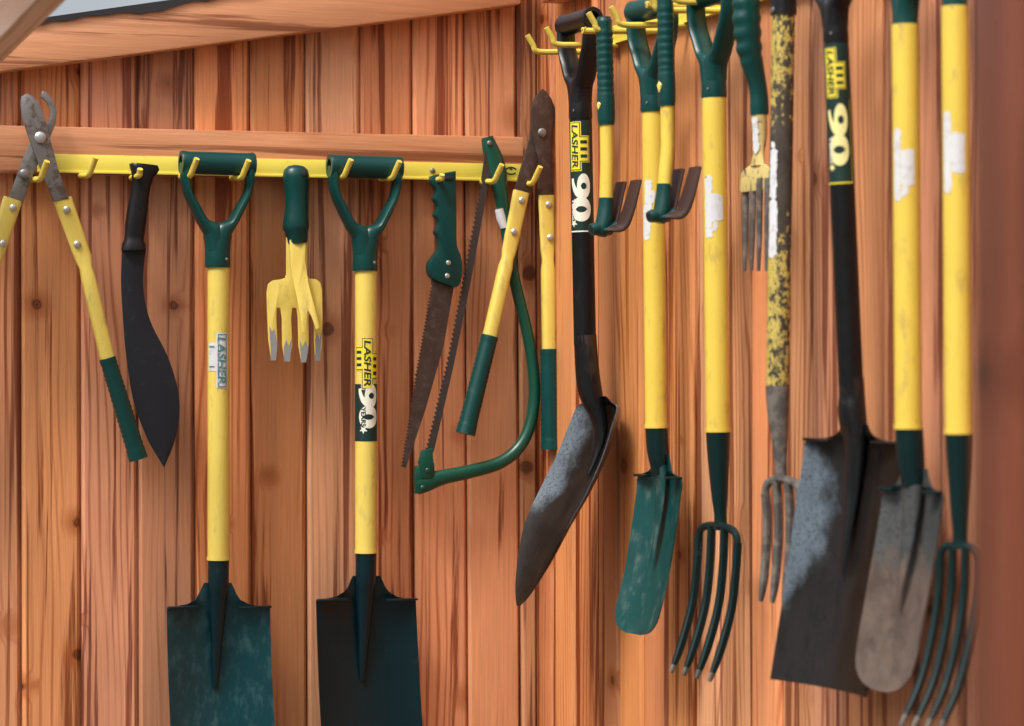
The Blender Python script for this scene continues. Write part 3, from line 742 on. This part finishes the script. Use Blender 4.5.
hd = [(430, 177), (434, 175), (452.5, 171.5), (454.3, 174), (454.8, 200), (455, 230), (455.5, 246), (459.5, 256), (461, 270), (459, 283), (454, 287.5), (446, 285), (432, 279.5), (427.5, 272), (428, 262), (436, 251.5), (437.5, 243), (436, 236), (433.8, 232), (437, 226), (436.5, 220), (433.2, 215), (436, 209.5), (435.5, 204), (432.2, 199), (434.8, 193.5), (434, 188), (430.3, 184)]
hp = smooth_path(hd + [hd[0]], 2)[:-1]
v, f = plate([T.XZ(x, y) for x, y in hp], -.0095, .0095); hd = mk('handle', v, f, 'green', T.o, bevel=.003)
for x_, y_ in ((446.5, 263), (445.3, 276)):
    x, z = T.XZ(x_, y_); v, f = disc((x, -.0095, z), .0042, .002, 12); mk('rivet', v, f, 'rivet', hd)
x, z = T.XZ(447, 178.6); v, f = box((x, -.0105, z), (.016, .003, .0065)); mk('hang_slot', v, f, 'hole', hd, bevel=.0015)

# 7. bow saw
T = Thing('bow_saw', 'bow saw with curved green tube frame and long dark toothed blade', 'saw', LW, 490, 172, .050)
bl = [(491, 140), (494.5, 147)] + [(487, 185), (470, 280), (452, 368), (432.5, 452)] + [(424, 451)] + teeth((424.5, 448), (446, 358), 20, -2.4) + teeth((446.2, 357), (480, 180), 38, -2.4) + [(484, 152)]
v, f = plate([T.XZ(x, y) for x, y in bl], -.0060, -.0045); mk('blade', v, f, 'darksaw', T.o)
fr = [(487, 137, 6, 5), (489.5, 146, 8, 5.5), (494, 160, 10, 6), (497.5, 175, 10, 6.5), (500, 190, 7.5, 7), (505, 220, 6.2, 6.5), (511, 262, 5.8, 6.2), (518.5, 297, 5.8, 6.2), (526, 327, 5.8, 6), (532, 359, 5.9, 6), (534.5, 394, 6, 6), (530, 425, 6, 6), (518.5, 448, 6.2, 6), (499, 463, 6.6, 6), (470, 471.5, 7, 5.5), (444, 477, 7.5, 5), (427, 482, 9.5, 5), (416.5, 485.5, 9.5, 5)]
sp = smooth_path(fr, 5); v, f = sweep([T.P(a, b) for a, b, c, d in sp], [c*T.k for a, b, c, d in sp], [d*T.k for a, b, c, d in sp], seg=16); fr = mk('frame', v, f, 'sawgreen', T.o)
v, f = plate([T.XZ(x, y) for x, y in ((420.5, 450), (431, 448), (432, 464), (431, 478), (420, 478), (417, 462))], -.0095, -.002); mk('blade_bracket', v, f, 'sawgreen', fr, bevel=.0015)
v, f = plate([T.XZ(x, y) for x, y in ((415, 466), (433, 462), (434, 478), (429, 491), (414.5, 494), (413.5, 476))], -.0075, .004); mk('end_bracket', v, f, 'sawgreen', fr, bevel=.002)
for x_, y_ in ((421, 487.5), (487.5, 143.5), (426, 470)):
    x, z = T.XZ(x_, y_); v, f = disc((x, -.009, z), .0045, .003, 12); mk('rivet', v, f, 'steel' if y_ < 200 else 'sawgreen', fr)
v, f = sweep([(lambda p: (p[0], p[1]-.0035, p[2]))(T.P(a, b)) for a, b in ((498.5, 209), (500.6, 218), (503.2, 228))], [4.6*T.k, 5.2*T.k, 3.6*T.k], 5.2*T.k, seg=12); mk('white_label', v, f, 'white', fr)

# 8. hedge shears / lopper beside the corner
T = Thing('garden_shears', 'closed dark-bladed shears with yellow arms hanging beside the corner', 'shears', LW, 541, 150, .066)
a1 = [(541.4, 89), (545, 92), (550, 99), (553.5, 108), (553.2, 118), (550.5, 129), (550.5, 150), (552.2, 198), (536.5, 198), (537.5, 175), (537, 160), (531.5, 140), (530, 126), (529.8, 110), (533, 100), (537, 93)]
v, f = plate([T.XZ(x, y) for x, y in a1], -.0075, -.0025); mk('upper_blade', v, f, 'rust', T.o, bevel=.0012)
a2 = [(541, 91), (548, 99), (551, 112), (548, 128), (543, 146), (538, 160), (535, 174), (530.3, 198), (514, 191), (519.5, 172), (524, 157), (529, 140), (530.8, 122), (531, 108), (535, 97)]
v, f = plate([T.XZ(x, y) for x, y in a2], -.0020, .003); mk('lower_blade', v, f, 'rust', T.o, bevel=.0012)
x, z = T.XZ(540.4, 133); v, f = disc((x, -.0075, z), .0078, .004); mk('pivot_bolt', v, f, 'steel', T.o)
lop_arm(T, (521.5, 191.5), (509.5, 250), (490, 336), (465.5, 434), 8.6, [(520.6, 200.5), (513, 232)], y=.001, gw=9.4, tw=7.0)
lop_arm(T, (545, 195.5), (546.5, 250), (548, 349), (550, 449), 8.6, [(546, 205), (547.4, 238)], y=-.006, gw=10.2, tw=7.0)
# ------------------------------------------------------------------ tools on the right wall
def rtool(name, label, cat, px, py, w, yaw=6, group=None): return Thing(name, label, cat, RW, px, py, w, yaw, group)
def long_tool(name, label, cat, sock, end, w, yaw, rad_px, mat, hmat, group=None, hscale=1.0, collar=True, sockmat=None):
    """sock: pixel where the handle ends and the shaft starts, end: pixel where the shaft ends"""
    T = rtool(name, label, cat, sock[0], sock[1], w, yaw, group); k = T.k
    A = T.D(*sock); B = T.D(*end)
    dirv = (Vector(B)-Vector(A)); lean = dirv.y/(-dirv.z)            # y shift per metre down
    hk = k*hscale; z0 = 102*hk
    d_handle(T, hmat, hk, z0, -lean*z0, lean)
    r = rad_px*k
    A2 = Vector(A) + Vector((0, -lean*.01, .01))
    cyl('shaft', A2, B, r, mat, T.o)
    if collar: cyl('shaft_collar', Vector(B)-dirv.normalized()*.006, B, r*1.06, mat, T.o)
    return T, k, shaft_frame(T, A, B, r), (lambda y: (y-sock[1])*k), B
def stuck(T, sh, rs, name='worn_label', mat='white', lift=.0004):
    v, f = torn(rs, .9*T.k, 2.2*T.k) if mat == 'white' else rects(rs)
    return wrap(sh, v, f, name, mat, T.o, lift)
def blade_rows(T, rows):
    """rows: (centre px, py, half width m, dish m)"""
    out = []
    for px, py, hw, dish in rows:
        c = T.D(px, py); out.append(((c[0]-hw, c[1], c[2]), (c[0]+hw, c[1], c[2]), dish, 0))
    return out
def dense(rows, n=3): return smooth_path(rows, n)
def socket(T, path, mat, name='socket', seg=18):
    sp = smooth_path(path, 4)
    v, f = sweep([T.D(a, b) for a, b, c, d in sp], [c*T.k for a, b, c, d in sp], [d*T.k for a, b, c, d in sp], seg=seg)
    return mk(name, v, f, mat, T.o)
def rib(T, path, mat): return socket(T, path, mat, 'rib')
def tread(T, px, py, x0, x1, mat, d=.012):
    c = T.D(px, py); v, f = box(((x0+x1)/2, c[1]-d*.3, c[2]), (abs(x1-x0), d, .004)); mk('foot_tread', v, f, mat, T.o, bevel=.001)
def fork_head(T, top, tines, rad, mat, shoulder_w, tip=None):
    """top: pixel of the neck's end; tines: x offset and centre-line pixels"""
    c = T.D(*top); n = len(tines); k = T.k
    br = []
    m = MB(); h = shoulder_w
    pts = smooth_path([(-h, c[1], c[2]-.020), (-h*.93, c[1], c[2]-.006), (-h*.72, c[1], c[2]+.001), (-h*.3, c[1], c[2]+.004), (h*.3, c[1], c[2]+.004), (h*.72, c[1], c[2]+.001), (h*.93, c[1], c[2]-.006), (h, c[1], c[2]-.020)], 4)
    v, f = sweep(pts, rad*1.05, rad*1.0, seg=10); mk('fork_shoulder', v, f, mat, T.o)
    for x, path in tines:
        pts = [(x, p[1], p[2]) for p in (T.D(*c_) for c_ in path)]
        if abs(abs(x)-h) > .003: pts[0] = (x, c[1], c[2]+.002)
        else: pts[0] = (x, c[1], c[2]-.016)
        sp = smooth_path(pts, 6); N = len(sp)-1
        rx = [rad*(1.0 if i < N*.75 else 1-.55*((i-N*.75)/(N*.25))**1.5) for i in range(N+1)]
        v, f = sweep(sp, rx, [a*1.15 for a in rx], seg=10, power=.8); t_ = mk('tine', v, f, mat, T.o)
        if tip:
            v, f = sweep(sp[-3:], [a*1.04 for a in rx[-3:]], [a*1.2 for a in rx[-3:]], seg=10, power=.8); mk('worn_tip', v, f, tip, t_)
def spread(T, px, py, half_px):
    a = T.w + T.pl.u*.02; g_ = lambda p: 512 + F*p.x/p.y
    return half_px*.02/(g_(a)-g_(T.w))
def fork(T, top, half_px, path, rad, mat, tip=None, n=4):
    h = spread(T, 0, 0, half_px); st = h*2/(n-1)
    fork_head(T, top, [(-h+st*i, path) for i in range(n)], rad, mat, h, tip)
# shift of a point seen for a sideways offset x, so that tines can be traced from their own pixels
# 9. black round-nosed shovel
T, k, sh, t, B = long_tool('round_shovel', 'black round-nosed shovel with black D handle hanging next to the corner', 'shovel', (580.5, 117), (585, 345), .075, 2, 11.2, 'shaftblack', 'black', collar=False, hscale=.93)
logo90(T, sh, k, 117, 124, 171, 174, 222, (121, 231), flip=-1, s0=-2)
stuck(T, sh, [(-20*k, 20*k, t(231), t(232.3))], 'band_edge', 'cream', .0008)
socket(T, [(585, 335, 11.4, 11.4), (586.5, 360, 11.8, 11.8), (588.5, 382, 12.6, 12.2), (592, 398, 13.5, 11), (597.5, 414, 13, 8.5), (600, 432, 11, 6), (596, 452, 8, 3.5), (588, 474, 3.5, 1.6)], 'blacksteel')
rows = [(600, 396, .024, .004), (603, 402, .046, .012), (606, 407, .074, .028), (602, 425, .079, .036), (592, 455, .084, .038), (575, 490, .087, .036), (556, 525, .080, .032), (543, 555, .064, .024), (531.5, 580, .043, .015), (523, 597, .022, .006), (518, 606, .004, .001)]
rows = dense(rows, 3)
# the middle is traced, the dish pulls it back to the wall, so push the rims out by the same amount
R2 = []
for px, py, hw, di in rows:
    c = T.D(px, py); R2.append(((-hw, c[1]-di*.6, c[2]), (hw, c[1]-di*.6, c[2]), di, 0))
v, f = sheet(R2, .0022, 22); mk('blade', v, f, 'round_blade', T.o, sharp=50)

# 10 and 12. hand cultivators with ribbed grips
def hand_pick(label, gx0, gy0, gx1, gy1, ny, w, hx, hy):
    T = rtool('hand_pick', label, 'hand tool', gx0, gy0, w, 6, 'ribbed green hand picks on the right wall'); k = T.k
    n = 60; pts = []; rs = []
    for i in range(n+1):
        u_ = i/n; a = lerp((gx0, gy0), (gx1, gy1), u_); r_ = 8.2
        if u_ < .03: r_ = 6.8
        if .12 < u_ < .70: r_ = 8.5 if (i % 4) < 3 else 7.9
        elif u_ > .70: r_ = 8.6 + .5*math.sin((u_-.7)/.3*math.pi)
        if u_ > .97: r_ = 8.2
        pts.append(T.D(*a)); rs.append(r_*k)
    v, f = sweep(pts, rs, seg=18); g_ = mk('ribbed_grip', v, f, 'green', T.o, sharp=60)
    a = T.D(gx1-6.5, gy1-18); v, f = sweep([(a[0], a[1], a[2]+.012), (a[0], a[1]-.001, a[2]+.004), (a[0], a[1], a[2]-.010)], [.002, .006, .002], [.0015, .004, .0015], seg=10); mk('chipped_patch', v, f, 'yellow', g_)
    v, f = sweep([T.D(gx1, gy1-3), T.D(gx1+.6, (gy1+ny)/2), T.D(hx, ny+4)], [7.2*k, 7.4*k, 7.8*k], [6.6*k, 6.8*k, 6.8*k], seg=18); mk('neck', v, f, 'gold', T.o)
    hd = [(hx, ny-2, 8.0, 7), (hx-.5, ny+9, 8.6, 7.5), (hx-2, hy-11, 9.5, 8), (hx-4, hy-1, 8.5, 8), (hx-5, hy+4, 5, 5)]
    sp = smooth_path(hd, 4); m = MB(); m.add(*sweep([T.D(a, b) for a, b, c, d in sp], [c*k for a, b, c, d in sp], [d*k for a, b, c, d in sp], seg=16))
    a, b = Vector(T.D(hx-15, hy-2)), Vector(T.D(hx+4, hy-7))
    m.add(*sweep([a, a.lerp(b, .12), a.lerp(b, .6), b], [5.6*k, 6.4*k, 6.4*k, 6*k], [6.0*k, 6.8*k, 6.8*k, 6*k], ref=(1, 0, 0), seg=16)); m.add(*sweep([T.D(hx-6, hy-1), T.D(hx+1, hy-2), T.D(hx+7, hy-7)], [5*k, 6*k, 4.5*k], [9*k, 12*k, 12*k], ref=(1, 0, 0), seg=16)); head = m.build('head', 'green', T.o)
    a2 = a - (b-a).normalized()*.0006
    v, f = sweep([a2, a], 3.8*k, ref=(1, 0, 0), seg=14); mk('head_end', v, f, 'hole', head)
    for x in (-.010, .036):
        q = [(hx+1, hy-3, .45), (hx+6.5, hy-6, .8), (hx+10.5, hy-18, .95), (hx+14.5, hy-34, 1), (hx+18.5, hy-50, 1)]
        q = [(x*m_, T.D(a, b)[1], T.D(a, b)[2]) for a, b, m_ in q]
        sp = smooth_path(q, 5); N = len(sp)-1
        v, f = sweep(sp, [.0045 - .0015*i/N for i in range(N+1)], [.020 - .005*i/N for i in range(N+1)], ref=(1, 0, 0), seg=12, power=.5); mk('prong', v, f, 'brownprong', T.o)
hand_pick('hand pick with ribbed green grip hanging right beside the black round-nosed shovel', 604, 17, 606.5, 125, 200, .105, 606, 232)
hand_pick('hand pick with ribbed green grip hanging in front of the narrow teal spade shaft', 665, -8, 667, 106, 186, .115, 664, 219)

# 11. narrow teal spade
T, k, sh, t, B = long_tool('narrow_spade', 'yellow-shafted spade with worn teal rounded blade, second long tool from the corner', 'spade', (653, 110), (656, 428), .070, 5, 11.2, 'gold', 'green')
stuck(T, sh, [(-10*k, -2*k, t(180), t(212)), (-13*k, -4*k, t(205), t(240)), (-4*k, 1*k, t(192), t(203))])
socket(T, [(656.5, 426, 11.2, 11.2), (657.5, 446, 11.5, 11), (659.5, 462, 11, 10), (659.5, 474, 8, 7)], 'dgreen')
rib(T, [(659.5, 464, 10.6, 8.6), (660.5, 482, 10, 4.2), (659, 510, 7.5, 2.0), (655, 540, 4.5, 1.0), (651, 562, 2, .5)], 'lteal')
v, f = sheet(blade_rows(T, dense([(661, 455, .022, .003), (661, 464, .026, .004), (660, 472, .036, .006), (659, 478, .065, .012), (657.5, 495, .066, .015), (652, 535, .066, .017), (645.5, 575, .066, .016), (637.5, 608, .066, .012), (635, 620, .062, .009), (633.5, 627.5, .052, .006), (633, 631.5, .040, .004), (632.7, 634, .020, .002)], 3)), .0025, 16); mk('blade', v, f, 'lteal', T.o, sharp=50)
for s in (-1, 1): tread(T, 659.5, 476.5, s*.030, s*.065, 'dgreen')

# 13. green digging fork
T, k, sh, t, B = long_tool('garden_fork', 'clean dark green four-tined fork with yellow shaft in the middle of the right wall', 'fork', (714, 96), (718, 432), .070, 5, 12.2, 'gold', 'green')
stuck(T, sh, [(-11*k, 8*k, t(195), t(222)), (-11*k, -3*k, t(176), t(238)), (-3*k, 2*k, t(222), t(232))])
socket(T, [(718, 430, 12.3, 12.3), (718.5, 455, 11.2, 11.2), (719.5, 490, 8.8, 8.8), (720.5, 515, 6.5, 6.5), (720.5, 530, 8, 7)], 'dgreen')
TW = .062
def tpath(off, pts): return [(x, y) for x, y in pts]
fork(T, (718, 529), 19.5, [(718, 532), (716.5, 565), (712, 605), (701.5, 645), (690, 677)], .0055, 'dgreen', 'oldsteel')

# 14. dirty hand fork with moulded handle
T = rtool('hand_fork', 'small muddy hand fork with moulded green handle beside the digging fork', 'hand fork', 751, -10, .070, 6); k = T.k
hc = [(750, -22, 12), (747, -6, 13.5), (746.5, 10, 14.2), (747, 26, 14.4), (748.5, 42, 13.4), (750.5, 56, 12.2), (754, 70, 10.6), (757, 82, 9.6), (758.8, 94, 9.4), (759.3, 106, 9.8), (759.5, 115, 9.6)]
sp = smooth_path(hc, 6); v, f = sweep([T.D(a, b) for a, b, c in sp], [c*k*.9 for a, b, c in sp], [(c + (1.1*math.sin(b*.42) if -10 < b < 62 else 0))*k for a, b, c in sp], seg=18); mk('handle', v, f, 'green', T.o)
v, f = sweep([T.D(759, 113), T.D(760, 135), T.D(759, 152), T.D(757.5, 166)], [8.4*k, 8.0*k, 7*k, 12*k], [8*k, 7.4*k, 5*k, 4*k], seg=16); nk = mk('stem', v, f, 'mudyellow', T.o)
shs = shaft_frame(T, T.D(759, 113), T.D(760, 138), 8.4*k); stuck(T, shs, [(-8*k, -1.5*k, 4*k, 40*k)], 'white_label', 'white', .0006)
m = MB(); c = T.D(757, 172)
out = [(-.012, .012), (.012, .012), (.026, .007), (.038, .001), (.042, -.026), (-.042, -.026), (-.038, .001), (-.026, .007)]
m.add(*plate([(x, c[2]+z) for x, z in out], c[1]-.002, c[1]+.002)); m.build('fork_plate', 'mudyellow', T.o, bevel=.001)
for x, px in ((-.037, 745.5), (-.0125, 752.5), (.0125, 759.5), (.037, 767.5)):
    q = [T.D(px+.5, 178, x), T.D(px, 205, x), T.D(px-.3, 240, x), T.D(px-1, 271, x)]
    v, f = sweep(q, [.0056, .0056, .0050, .0026], [.0035, .0035, .003, .0018], seg=8, power=.7); tn = mk('tine', v, f, 'oldsteel', T.o)

# 15. old muddy fork
T = rtool('garden_fork', 'old fork with mud-blackened yellow shaft and grey tines left of the square shovel', 'fork', 783.5, 14, .068, 9); k = T.k
A = T.D(783.5, 10); B = T.D(777.5, 389)
cyl('handle_cap', T.D(783.5, -60), T.D(783.6, 15), 13.2*k, 'black', T.o)
v, f = disc((0, -13.2*k, .004), .0045, .002, 10); mk('screw', v, f, 'steel', T.o)
cyl('shaft', A, B, 11.6*k, 'dirty', T.o, n=10)
sh = shaft_frame(T, A, B, 11.6*k); t = lambda y: (y-10)*k
stuck(T, sh, [(-13*k, -4*k, t(150), t(200)), (-13*k, -3*k, t(200), t(258)), (-12*k, -6.5*k, t(142), t(150))])
socket(T, [(777.5, 386, 12, 12), (777.8, 405, 11.2, 11.2), (779, 430, 9, 9), (780.5, 460, 6.6, 6.6), (781, 480, 6.5, 6)], 'oldsteel')
TW = .062
fork(T, (782.5, 483), 17.5, [(783, 484), (784, 512), (784, 542), (781.5, 577), (778, 604)], .0056, 'oldsteel')

# 16. black square-mouthed shovel
T, k, sh, t, B = long_tool('square_shovel', 'large black square-mouthed shovel with a yellow 90 sticker on its black shaft', 'shovel', (836, 41), (851, 385), .088, 8, 12.6, 'shaftblack', 'black', collar=False)
logo90(T, sh, k, 41, 50, 98, 104, 166, (44, 184), numc='pale', flip=-1, s0=-2.5)
stuck(T, sh, [(-20*k, 12*k, t(182.5), t(184)), (11.3*k, 12*k, t(100), t(183))], 'band_edge', 'lime', .0008)
socket(T, [(851, 378, 12.8, 12.8), (852, 395, 13.2, 13.2), (852, 412, 15.5, 14), (854, 430, 17, 11), (855, 448, 14, 8.5), (852, 490, 11, 5.5), (847, 530, 8, 3.5), (842, 575, 3, 1)], 'blacksteel')
rows = dense([(854, 424, .026, .002), (854, 434, .036, .004), (853.5, 439, .060, .008), (852, 442, .099, .014), (850, 460, .101, .018), (844, 500, .102, .020), (837, 550, .102, .021), (830, 600, .102, .020), (822.5, 650, .102, .017), (816.5, 688, .102, .012)], 3)
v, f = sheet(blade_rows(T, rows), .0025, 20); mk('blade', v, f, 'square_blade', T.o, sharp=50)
for s in (-1, 1): tread(T, 853, 441, s*.045, s*.099, 'blacksteel', .010)

# 17. muddy trenching spade
T, k, sh, t, B = long_tool('narrow_spade', 'spade with yellow shaft and mud-covered grey rounded blade near the post', 'spade', (905.5, 33), (908.5, 429), .075, 5, 13.8, 'gold', 'green')
stuck(T, sh, [(-14*k, -6*k, t(129), t(202)), (-6*k, 8*k, t(150), t(187)), (-6*k, 2*k, t(187), t(196))])
socket(T, [(909, 427, 14, 14), (910.5, 455, 14.5, 14), (912.5, 478, 13.5, 12), (912, 496, 11, 8), (909, 525, 7, 4.5), (905, 550, 2, 1)], 'dgreen')
rib(T, [(912.5, 484, 13, 10), (911.5, 505, 12.5, 7.4), (907, 545, 9, 4.5), (901, 580, 5, 2), (896, 605, 2, .6)], 'trench_blade')
v, f = sheet(blade_rows(T, dense([(914, 468, .024, .003), (914, 478, .028, .004), (912.5, 487, .040, .006), (912, 492, .061, .012), (910, 510, .062, .015), (903, 555, .063, .017), (895, 600, .063, .016), (887, 645, .063, .012), (883, 668, .059, .009), (881, 680, .048, .006), (880, 687, .034, .004), (879.7, 691, .014, .001)], 3)), .0030, 16); mk('blade', v, f, 'trench_blade', T.o, sharp=50)
for s in (-1, 1): tread(T, 912, 490.5, s*.032, s*.061, 'dgreen')

# 18. fork nearest the post
T, k, sh, t, B = long_tool('garden_fork', 'dark four-tined fork with yellow shaft half hidden by the blurred post', 'fork', (955, 15), (958.5, 434), .072, 14, 13.6, 'gold', 'green')
stuck(T, sh, [(-14*k, -5*k, t(112), t(193)), (-5*k, 9*k, t(134), t(174))])
socket(T, [(958.5, 432, 13.6, 13.6), (959, 460, 12.4, 12.4), (959.5, 505, 9.5, 9.5), (960, 535, 7.5, 7.5), (960, 549, 9, 8)], 'dgreen')
TW = .066
fork(T, (959, 549), 19, [(959, 552), (958, 590), (951.5, 635), (939, 685), (919, 730)], .0046, 'dgreen', 'oldsteel')
